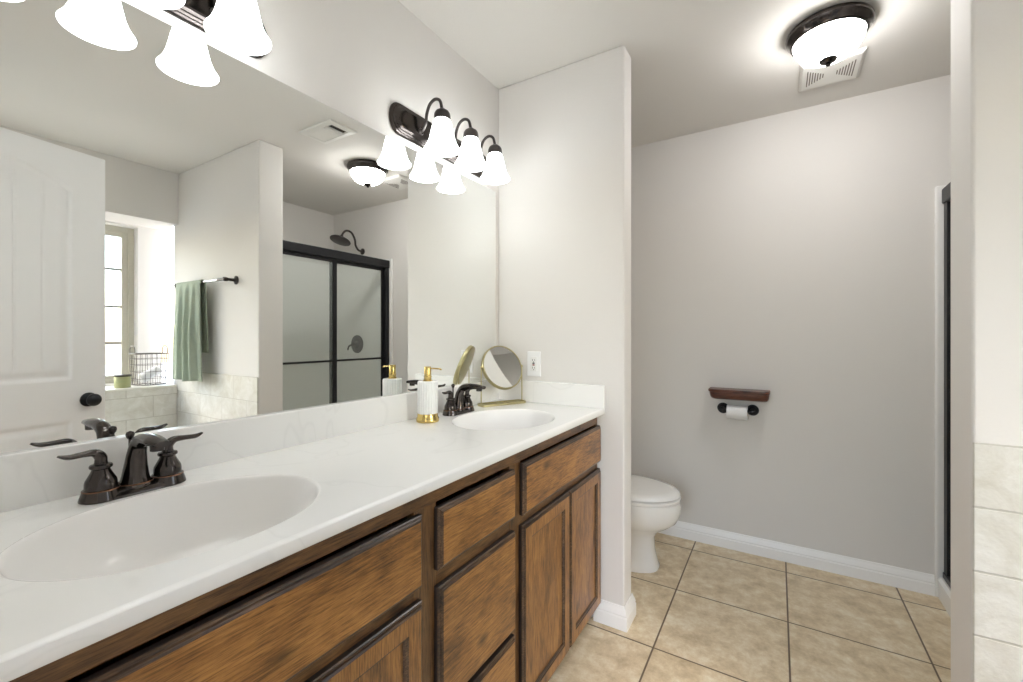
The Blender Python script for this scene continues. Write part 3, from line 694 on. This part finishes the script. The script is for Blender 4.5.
# ------------------------------------------------------------------ electrical outlet on the partition
ol = thing('electrical_outlet', 'white outlet plate with black and red buttons on the partition wall', 'outlet', (.204, P, 1.092))
def plate_y(xa, xb, za, zb, y0, y1): return MB().box(xa, xb, y0, y1, za, zb)
plate_y(.168, .240, 1.034, 1.150, P-.006, P-.0005).build('cover_plate', M['plastic'], ol, bevel=.003)
plate_y(.1875, .2205, 1.0585, 1.1255, P-.008, P-.005).build('receptacle', M['ceramic'], ol, bevel=.001)
for zc in (1.074, 1.110):
    sl = MB()
    sl.box(.1975, .1995, P-.0086, P-.007, zc-.004, zc+.005); sl.box(.2085, .2105, P-.0086, P-.007, zc-.003, zc+.004)
    sl.box(.2020, .2060, P-.0086, P-.007, zc-.0105, zc-.0065)
    sl.build('slots', M['ventdark'], ol)
plate_y(.1985, .2095, 1.0925, 1.0985, P-.0095, P-.007).build('test_button', M['blackbutton'], ol)
plate_y(.1985, .2095, 1.0845, 1.0905, P-.0095, P-.007).build('reset_button', M['redbutton'], ol)

# ------------------------------------------------------------------ vanity light bars
LX = .130
def make_bar():
    r = thing('vanity_light', 'dark bronze three-light bar above the far sink', 'light fixture', (0, 0, 0), 'three-light bars above the mirror')
    def oct_(ins, x):
        L, Hh, c1 = .310-ins, .0575-ins*.9, .030-ins*.35
        Lc = .268-ins*.75
        pts = []
        for sx_, sz_ in ((1, 1), (-1, 1), (-1, -1), (1, -1)):
            arc = []
            for k in range(6):
                a = PI/2*k/5; arc.append((Lc+(L-Lc)*math.cos(a), Hh*math.sin(a)**.9))
            if sx_*sz_ < 0: arc = arc[::-1]
            pts += [(x, sx_*p[0], sz_*p[1]) for p in arc]
        out = []
        for q in pts:
            if not out or (Vector(q)-Vector(out[-1])).length > 1e-5: out.append(q)
        return out
    rings = [oct_(i, x) for i, x in ((0, .0005), (0, .006), (.003, .010), (.009, .011), (.010, .014), (.016, .016), (.018, .019), (.026, .021), (.029, .025))]
    n = min(len(q) for q in rings)
    MB().loft([q[:n] for q in rings]).build('back_plate', M['bronze'], r, smooth=30, local=True)
    for y in (-.174, 0, .174):
        a = MB().tube(catmull([(.022, y, -.014), (.036, y, -.010), (.050, y, .012), (.055, y, .045), (.070, y, .076), (.095, y, .088), (.119, y, .076), (LX, y, .040)], 6), .0058, 12)
        a.lathe([(.013, .024), (.013, .027), (.009, .031)], (0, y, -.014), 'x', 18, 0)
        a.build('arm', M['bronze_dark'], r, smooth=50, local=True)
        MB().lathe([(.001, .050), (.010, .049), (.014, .045), (.024, .039), (.029, .030), (.0305, .018), (.0305, .008), (.029, .007), (.001, .012)], (LX, y, -.006), 'z', 28).build('socket_cup', M['bronze_dark'], r, smooth=40, local=True)
        s = MB(); op = [(.0285, .002), (.0335, -.010), (.038, -.028), (.0425, -.050), (.047, -.069), (.0535, -.086), (.061, -.099), (.0655, -.105)]
        s.lathe(op+[(.065, -.1075), (.063, -.107)]+[(q-.003, z) for q, z in reversed(op[:-1])], (LX, y, 0), 'z', 40)
        s.build('glass_shade', M['shade'], r, smooth=60, local=True)
        bl = MB().sphere((LX, y, -.066), .0285, 20, 12); bl.lathe([(.014, .012), (.014, -.025), (.020, -.042)], (LX, y, 0), 'z', 16)
        bl.build('light_bulb', M['bulb'], r, smooth=60, local=True)
    return r
la = make_bar(); lb = copy_tree(la)
la.location = (0, 1.392, 2.009); lb.location = (0, .342, 2.009)
lb['label'] = 'dark bronze three-light bar above the near sink, partly cut off at the top'

# ------------------------------------------------------------------ ceiling lamp
cx_, cy_ = 1.345, 2.112
cl = thing('ceiling_lamp', 'round flush ceiling lamp with a white glass bowl and dark bronze ring', 'ceiling lamp', (cx_, cy_, ZC))
MB().lathe([(.001, -.001), (.134, -.001), (.140, -.006), (.143, -.016), (.142, -.024), (.137, -.030), (.131, -.038), (.127, -.046), (.119, -.050), (.116, -.044), (.001, -.040)], (cx_, cy_, ZC), 'z', 56).build('ring', M['bronze'], cl, smooth=35)
MB().lathe([(.1175, -.042), (.117, -.055), (.112, -.073), (.101, -.091), (.084, -.108), (.058, -.121), (.030, -.129), (.001, -.131)], (cx_, cy_, ZC), 'z', 56).build('glass_bowl', M['bowl'], cl, smooth=60)
MB().lathe([(.031, -.122), (.032, -.127), (.027, -.135), (.015, -.140), (.008, -.143), (.0095, -.147), (.006, -.152), (.001, -.153)], (cx_, cy_, ZC), 'z', 24).build('finial', M['bronze'], cl, smooth=45)

# ------------------------------------------------------------------ exhaust fan grille and air register
fx0, fx1, fy0, fy1 = 1.262, 1.496, 2.335, 2.572
ex = thing('exhaust_fan', 'square white exhaust fan grille on the ceiling behind the ceiling lamp', 'vent', ((fx0+fx1)/2, (fy0+fy1)/2, ZC))
def rz_(ins, z): return [(fx0+ins, fy0+ins, z), (fx1-ins, fy0+ins, z), (fx1-ins, fy1-ins, z), (fx0+ins, fy1-ins, z)]
MB().loft([rz_(0, ZC-.0005), rz_(0, ZC-.006), rz_(.012, ZC-.016), rz_(.03, ZC-.018)]).build('cover', M['ventwhite'], ex)
fcx, fcy = (fx0+fx1)/2, (fy0+fy1)/2
for s in (-1, 1):
    sl = MB()
    for k in range(7):
        d = .026+.010*k; hl = .018+.0085*k
        sl.box(fcx+s*d-.0022, fcx+s*d+.0022, fcy-hl, fcy+hl, ZC-.0186, ZC-.017)
    sl.build('slots', M['ventgrey'], ex)
rx0, rx1, ry0, ry1 = .975, 1.275, 1.538, 1.722
rg = thing('air_register', 'rectangular white air register on the ceiling, seen in the mirror', 'vent', ((rx0+rx1)/2, (ry0+ry1)/2, ZC))
mb = MB()
def rq(ins, z): return [(rx0+ins, ry0+ins, z), (rx1-ins, ry0+ins, z), (rx1-ins, ry1-ins, z), (rx0+ins, ry1-ins, z)]
mb.loft([rq(0, ZC-.0005), rq(0, ZC-.004), rq(.004, ZC-.008), rq(.034, ZC-.012), rq(.038, ZC-.006), rq(.038, ZC-.002)], 0, False, False)
mb.build('frame', M['ventwhite'], rg)
MB().box(rx0+.034, rx1-.034, ry0+.034, ry1-.034, ZC-.0025, ZC-.0008).build('duct', M['ventdark'], rg)
MB().box(rx0+.112, rx1-.036, ry0+.036, ry1-.036, ZC-.0105, ZC-.004).build('damper_plate', M['ventwhite'], rg, bevel=.002)
for k in range(13):
    y = ry0+.046+(ry1-ry0-.092)*k/12
    MB().box(rx0+.078, rx0+.111, y-.0025, y+.0025, ZC-.0110, ZC-.003).build('louver', M['ventwhite'], rg)

# ------------------------------------------------------------------ toilet
TY = 2.345
to = thing('toilet', 'white two-piece toilet behind the partition wall, lid closed', 'toilet', (.42, TY, 0))
def egg(z, xf, xb, hw, n=56, pw=1.0):
    xc = xb+(xf-xb)*.45; r = []
    for k in range(n):
        a = 2*PI*k/n; c_, s_ = math.cos(a), math.sin(a)
        ex_ = (xf-xc) if c_ > 0 else (xc-xb)
        r.append((xc+ex_*math.copysign(abs(c_)**pw, c_), TY+hw*math.copysign(abs(s_)**pw, s_), z))
    return r
bw = MB().loft([egg(0, .643, .10, .121, pw=.8), egg(.012, .645, .10, .122, pw=.8), egg(.03, .637, .105, .115, pw=.8), (egg(.10, .622, .11, .099, pw=.85)), egg(.165, .620, .11, .099, pw=.9), egg(.195, .640, .11, .112, pw=.92),
     egg(.225, .690, .10, .142), egg(.255, .728, .09, .168), egg(.290, .746, .08, .181), egg(.322, .752, .07, .186), egg(.350, .752, .07, .186), egg(.362, .747, .07, .183), egg(.366, .738, .08, .178), egg(.366, .722, .09, .165), egg(.378, .722, .09, .165)])
bw.build('bowl', M['porcelain'], to, smooth=35)
MB().loft([egg(.3735, .742, .255, .181), egg(.3755, .752, .25, .189), egg(.3855, .752, .25, .189), egg(.3885, .744, .255, .183), egg(.3885, .724, .265, .166), egg(.401, .724, .265, .166)]).build('seat', M['porcelain'], to, smooth=30)
MB().loft([egg(.3965, .742, .245, .182), egg(.3985, .750, .24, .188), egg(.409, .748, .24, .187), egg(.416, .738, .245, .181), egg(.421, .70, .26, .157), egg(.425, .62, .30, .10), egg(.426, .52, .37, .04)]).build('lid', M['porcelain'], to, smooth=50)
tk = MB()
def rt(z, xa, xb, hw, rc=.03):
    pts = []
    for px_, py_, a0 in ((xb-rc, hw-rc, 0), (xa+rc, hw-rc, PI/2), (xa+rc, -hw+rc, PI), (xb-rc, -hw+rc, 3*PI/2)):
        for k in range(6): a = a0+PI/2*k/5; pts.append((px_+rc*math.cos(a), TY+py_+rc*math.sin(a), z))
    return pts
tk.loft([rt(.362, .03, .20, .19), rt(.40, .025, .205, .20), rt(.72, .015, .215, .222)])
tk.build('tank', M['porcelain'], to, smooth=40)
MB().loft([rt(.7205, .012, .222, .228), rt(.745, .010, .224, .230), rt(.755, .016, .218, .224)]).build('tank_lid', M['porcelain'], to, smooth=40)
fl = MB().tube([(.2155, TY-.15, .66), (.232, TY-.15, .66), (.236, TY-.13, .658), (.236, TY-.08, .652)], .006, 10)
fl.build('flush_handle', M['chrome'], to, smooth=50)

# ------------------------------------------------------------------ shelf and paper holder on the back wall
sh = MB()
def half(xa, xb, d, z, rc):
    """shelf outline with rounded front corners"""
    pts = [(xb, B-.001, z)]
    for k in range(7): a = PI/2*k/6; pts.append((xb-rc+rc*math.cos(a), B-d+rc-rc*math.sin(a), z))
    for k in range(7): a = PI/2+PI/2*k/6; pts.append((xa+rc+rc*math.cos(a), B-d+rc-rc*math.sin(a), z))
    pts.append((xa, B-.001, z)); return pts
sh.loft([half(.860, 1.124, .082, .866, .026), half(.852, 1.131, .096, .871, .028), half(.846, 1.135, .104, .882, .030), half(.843, 1.137, .108, .898, .031), half(.842, 1.137, .108, .905, .031), half(.837, 1.140, .112, .909, .032), half(.836, 1.141, .113, .918, .032), half(.839, 1.138, .110, .923, .032)])
o = sh.build('wall_shelf', M['shelfwood'], loc=(.988, B, .868), smooth=35)
tag(o, 'small reddish-brown wooden shelf on the back wall above the paper holder', 'shelf')
ph = thing('toilet_paper_holder', 'black toilet paper holder with two round posts under the wooden shelf', 'paper holder', (.982, B, .81))
PHY, PHZ = B-.062, .806
for x in (.906, 1.056):
    s_ = 1 if x < .98 else -1
    po = MB().lathe([(.001, -.001), (.030, -.001), (.031, -.005), (.027, -.009), (.025, -.009), (.022, -.014), (.013, -.018), (.0105, -.026), (.0105, -.062), (.013, -.064), (.0135, -.072), (.009, -.076), (.001, -.077)], (x, B, PHZ), 'y', 26)
    po.build('post', M['black'], ph, smooth=40)
MB().tube([(.908, PHY, PHZ), (1.053, PHY, PHZ)], .0075, 14).build('roller', M['black'], ph, smooth=50)
rl = thing('toilet_paper_roll', 'white toilet paper roll hanging on the black holder', 'paper roll', (.982, PHY, PHZ-.012))
MB().lathe([(.0195, -.051), (.0385, -.051), (.0385, .051), (.0195, .051), (.0195, -.051)], (.982, PHY, PHZ-.0111), 'x', 40).build('paper', M['paper'], rl, smooth=40)
MB().lathe([(.0188, -.0505), (.0194, -.0505), (.0194, .0505), (.0188, .0505), (.0188, -.0505)], (.982, PHY, PHZ-.0111), 'x', 32).build('core', M['card'], rl, smooth=40)

# ------------------------------------------------------------------ shower: surround, door, head, valve
XS = 1.832
su = thing('shower_surround', 'white moulded shower surround inside the alcove beside the back wall', 'shower', (2.2, 2.2, 0))
SZ = 1.925
MB().box(1.805, XSF-.001, B-.024, B-.0005, 0, SZ).build('wall_panel', M['fibreglass'], su, bevel=.008, bseg=3)
MB().box(1.805, XSF-.001, T2+.0005, T2+.024, 0, SZ).build('wall_panel', M['fibreglass'], su, bevel=.008, bseg=3)
MB().box(XSF-.024, XSF-.001, T2+.024, B-.024, 0, SZ).build('wall_panel', M['fibreglass'], su)
pn = MB(); ya, yb = T2+.0245, B-.0245
def rp_(x0, x1, y0, y1, z): return [(x0, y0, z), (x1, y0, z), (x1, y1, z), (x0, y1, z)]
pn.loft([rp_(1.815, XSF-.025, ya, yb, 0), rp_(1.812, XSF-.025, ya, yb, .085), rp_(1.822, XSF-.025, ya, yb, .10), rp_(1.915, XSF-.03, ya+.005, yb-.005, .10), rp_(1.93, XSF-.04, ya+.015, yb-.015, .04)])
pn.build('shower_pan', M['fibreglass'], su)
MB().lathe([(.001, .0415), (.045, .0415), (.05, .040)], (2.25, 2.2, 0), 'z', 24).build('drain', M['chrome'], su)
sd = thing('shower_door', 'black-framed sliding glass shower door seen in the mirror', 'shower door', (XS+.02, 2.2, .10))
x0_, x1_ = XS, XS+.045; ya, yb = T2+.025, B-.026
MB().box(x0_-.008, x1_+.008, ya, yb, 1.835, 1.905).build('header', M['black'], sd, bevel=.006)
MB().box(x0_-.004, x1_+.004, ya, yb, .1005, .128).build('track', M['black'], sd, bevel=.003)
for a, b in ((ya, ya+.045), (yb-.045, yb)): MB().box(x0_, x1_, a, b, .128, 1.835).build('jamb', M['black'], sd, bevel=.003)
for nme, (a, b, xx) in {'near': (ya+.046, 2.222, x0_+.006), 'far': (2.176, yb-.046, x0_+.026)}.items():
    t = .012
    pnl = MB().frame(xx, xx+t, (a, b, .131, 1.834), (a+.020, b-.020, .156, 1.808) if nme == 'far' else (a+.016, b-.040, .156, 1.808)).build('sliding_panel', M['black'], sd)
    ia, ib = (a+.020, b-.020) if nme == 'far' else (a+.016, b-.040)
    MB().box(xx+.003, xx+.008, ia, ib, .156, 1.808).build('glass', M['shower_glass'], pnl)
    MB().box(xx-.004, xx+.002, ia, ib, 1.018, 1.034).build('crossbar', M['black'], pnl)
fy = B-.0005
hd = thing('overhead_shower', 'dark round shower head on a curved arm high on the back wall', 'shower head', (2.22, B, 2.03))
hm = MB().lathe([(.001, -.001), (.030, -.001), (.030, -.006), (.018, -.012), (.012, -.014)], (2.22, B, 2.030), 'y', 24)
hm.build('wall_flange', M['bronze_dark'], hd, smooth=40)
MB().tube(catmull([(2.22, B-.004, 2.030), (2.22, B-.050, 2.036), (2.22, B-.082, 2.075), (2.22, B-.092, 2.130), (2.22, B-.130, 2.185), (2.22, B-.185, 2.192), (2.22, B-.222, 2.160), (2.22, B-.234, 2.130)], 6), .0095, 12).build('arm', M['bronze_dark'], hd, smooth=50)
hb = MB(); ax_ = Vector((0, -.35, -1)).normalized(); s1 = Vector((1, 0, 0)); s2 = ax_.cross(s1); c0 = Vector((2.22, B-.232, 2.140))
hb.loft([[tuple(c0+ax_*d+s1*(r*math.cos(a))+s2*(r*math.sin(a))) for a in [2*PI*k/32 for k in range(32)]] for r, d in ((.012, 0), (.016, .012), (.024, .022), (.060, .034), (.086, .044), (.092, .052), (.090, .060), (.084, .062))])
hb.build('spray_head', M['bronze_dark'], hd, smooth=40)
vv = thing('shower_valve', 'round dark shower valve plate with lever on the shower wall', 'shower valve', (2.268, B-.024, 1.146))
MB().lathe([(.001, -.0005), (.086, -.0005), (.086, -.004), (.078, -.010), (.040, -.014), (.034, -.026), (.026, -.034), (.022, -.05), (.001, -.052)], (2.268, B-.024, 1.146), 'y', 36).build('escutcheon', M['bronze_dark'], vv, smooth=35)
MB().tube(catmull([(2.268, B-.070, 1.146), (2.285, B-.074, 1.138), (2.320, B-.076, 1.128), (2.338, B-.074, 1.105), (2.342, B-.074, 1.088)], 5), interp([.011, .010, .008, .0075, .006], 5), 12).build('lever', M['bronze_dark'], vv, smooth=50)

# ------------------------------------------------------------------ bathtub (below the ledge)
TX0, TX1, TY0, TY1, TZ = 1.90, XW-.002, R1+.002, T-.011, .485
bt = thing('bathtub', 'white bathtub set in a tiled deck under the window', 'bathtub', ((TX0+TX1)/2, (TY0+TY1)/2, 0))
ap = MB().box(TX0, TX0+.02, TY0, TY1, 0, TZ-.02); ap.build('tiled_apron', M['tileY'], bt)
tb = MB(); cxx, cyy = (TX0+TX1)/2, (TY0+TY1)/2; n = 72
def se(a, hx, hy, z, p_=2.6):
    c_, s_ = math.cos(a), math.sin(a); k = (abs(c_)**p_+abs(s_)**p_)**(-1/p_); return (cxx+hx*k*c_, cyy+hy*k*s_, z)
def rect_ring(z, ins=0):
    r = []
    for j in range(n):
        a = 2*PI*j/n; c_, s_ = math.cos(a), math.sin(a); hx, hy = (TX1-TX0)/2-ins, (TY1-TY0)/2-ins; k = 1/max(abs(c_), abs(s_)); r.append((cxx+hx*k*c_, cyy+hy*k*s_, z))
    return r
A = [2*PI*j/n for j in range(n)]
tb.loft([rect_ring(TZ-.018, .0), rect_ring(TZ), [se(a, .335, .68, TZ) for a in A], [se(a, .325, .67, TZ-.01) for a in A], [se(a, .29, .62, TZ-.2) for a in A], [se(a, .25, .57, TZ-.36) for a in A], [se(a, .18, .48, TZ-.40) for a in A]], 0, False, True)
tb.build('tub', M['tub'], bt, smooth=35)

# ------------------------------------------------------------------ towel bar and towel
BY, BZ, BX0, BX1 = T-.070, 1.585, 1.835, 2.528
br = thing('towel_bar', 'bronze and chrome towel bar above the wall tiles, holding the green towel', 'towel bar', ((BX0+BX1)/2, T, BZ))
for x, s_ in ((BX0, 1), (BX1, -1)):
    MB().lathe([(.001, -.001), (.028, -.001), (.028, -.006), (.018, -.010), (.0105, -.016), (.0095, -.050), (.013, -.058), (.014, -.070), (.013, -.080), (.001, -.084)], (x, T, BZ), 'y', 26).build('post', M['bronze_dark'], br, smooth=40)
MB().tube([(BX0+.006, BY, BZ), (BX0+.085, BY, BZ)], .0105, 14).build('sleeve', M['bronze_dark'], br, smooth=40)
MB().tube([(BX0+.08, BY, BZ), (BX1-.006, BY, BZ)], .0085, 14).build('bar', M['chrome'], br, smooth=50)
tw = MB(); nu, Lf, Lb = 72, .69, .50
SS = [-Lb+(Lb-.032)*k/28 for k in range(28)]+[-.032+.064*k/18 for k in range(18)]+[.032+(Lf-.032)*k/38 for k in range(39)]
nvv = len(SS)-1
pts = []
for j in range(nvv+1):
    s_ = SS[j]                    # distance along the cloth, 0 on top of the bar
    for i in range(nu+1):
        u = i/nu; rr_ = .0145
        half_c = PI*rr_/2
        if abs(s_) < half_c: a = s_/rr_; y = BY-rr_*math.sin(a); z = BZ+rr_*math.cos(a)
        else:
            sg = 1 if s_ > 0 else -1; y = BY-sg*rr_; z = BZ-(abs(s_)-half_c)
        hang = max(0, abs(s_)-.02); am = .004+.020*min(1, hang/.4)
        wv = math.sin(u*2*PI*3.2+.6)+.45*math.sin(u*2*PI*7.1+1.9+.8*hang)
        gather = 1-.04*min(1, (1-min(1, hang/.35)))
        x = 2.310+(u-.5)*.385*gather+.012*math.sin(5*hang+u*4)-.01*hang
        if s_ > 0: y += -.012*min(1, hang/.3)+(wv*am*.8-.004)*min(1, hang/.05)
        else: y += wv*am*.35*min(1, hang/.05)+.006*min(1, hang/.3)
        if s_ < -.02: y = min(y, T-.012)
        pts.append((x, y, z+.004*math.sin(u*9)*min(1, hang/.3)))
tw.add(pts, [(j*(nu+1)+i, j*(nu+1)+i+1, (j+1)*(nu+1)+i+1, (j+1)*(nu+1)+i) for j in range(nvv) for i in range(nu)])
o = tw.build('towel', M['towel'], loc=(2.31, BY, BZ-Lf), smooth=80, solid=.006)
tag(o, 'sage green towel hanging over the towel bar, seen in the mirror', 'towel')

# ------------------------------------------------------------------ things on the window ledge
LZ = .860
bk_ = thing('wire_basket', 'grey wire basket holding a white cloth on the window ledge', 'basket', (2.835, 1.345, LZ))
bx0, bx1, by0, by1, bzt = 2.755, 2.920, 1.245, 1.442, LZ+.232
wb = MB()
def ring_loop(ins, z): 
    rc = .02; pts = []
    for px_, py_, a0 in ((bx1-ins-rc, by1-ins-rc, 0), (bx0+ins+rc, by1-ins-rc, PI/2), (bx0+ins+rc, by0+ins+rc, PI), (bx1-ins-rc, by0+ins+rc, 3*PI/2)):
        for k in range(5): a = a0+PI/2*k/4; pts.append((px_+rc*math.cos(a), py_+rc*math.sin(a), z))
    return pts
for k, (ins, z, r_) in enumerate(((.012, LZ+.0035, .0024), (.009, LZ+.05, .0016), (.006, LZ+.10, .0016), (.004, LZ+.15, .0016), (.002, LZ+.195, .0016), (0, bzt, .0034))):
    wb.tube(ring_loop(ins, z), r_, 8, closed=True)
for k in range(6):
    y = by0+.02+(by1-by0-.04)*k/5
    for xt, xb_ in ((bx0, bx0+.012), (bx1, bx1-.012)): wb.tube([(xt, y, bzt), (xb_, y, LZ+.0035)], .0015, 6)
    wb.tube([(bx0+.012, y, LZ+.0035), (bx1-.012, y, LZ+.0035)], .0015, 6)
for k in range(5):
    x = bx0+.02+(bx1-bx0-.04)*k/4
    for yt, yb_ in ((by0, by0+.012), (by1, by1-.012)): wb.tube([(x, yt, bzt), (x, yb_, LZ+.0035)], .0015, 6)
wb.build('wire_body', M['wire'], bk_, smooth=50)
for y in (by0, by1):
    hx = (bx0+bx1)/2
    MB().tube(catmull([(hx-.045, y, bzt), (hx-.045, y, bzt+.030), (hx-.025, y, bzt+.055), (hx+.025, y, bzt+.055), (hx+.045, y, bzt+.030), (hx+.045, y, bzt)], 6), .0032, 8).build('handle', M['wire'], bk_, smooth=50)
rc_ = MB(); a0 = Vector((2.825, 1.285, LZ+.045)); a1 = Vector((2.845, 1.405, LZ+.110)); dr = (a1-a0).normalized(); e1 = dr.cross(Vector((0, 0, 1))).normalized(); e2 = e1.cross(dr)
rings = []
for k in range(11):
    t = k/10; rr_ = .034*(1+.06*math.sin(7*t))*(1 if 0 < k < 10 else .86)
    rings.append([tuple(a0+(a1-a0)*t+e1*(rr_*(1+.06*math.sin(3*a+4*t))*math.cos(a))+e2*(rr_*math.sin(a))) for a in [2*PI*j/28 for j in range(28)]])
rc_.loft(rings)
o = rc_.build('rolled_cloth', M['cloth'], loc=tuple((a0+a1)/2), smooth=60)
tag(o, 'white rolled washcloth lying inside the wire basket', 'washcloth')
cj = thing('candle_tin', 'round olive green tin on the window ledge beside the wire basket', 'tin', (2.765, 1.168, LZ))
MB().lathe([(.001, 0), (.043, 0), (.045, .003), (.045, .080), (.044, .082), (.001, .082)], (2.765, 1.168, LZ), 'z', 36).build('body', M['tin'], cj, smooth=40)
MB().lathe([(.0445, .078), (.0475, .078), (.0475, .090), (.045, .092), (.001, .092)], (2.765, 1.168, LZ), 'z', 36).build('lid', M['tinlid'], cj, smooth=40)
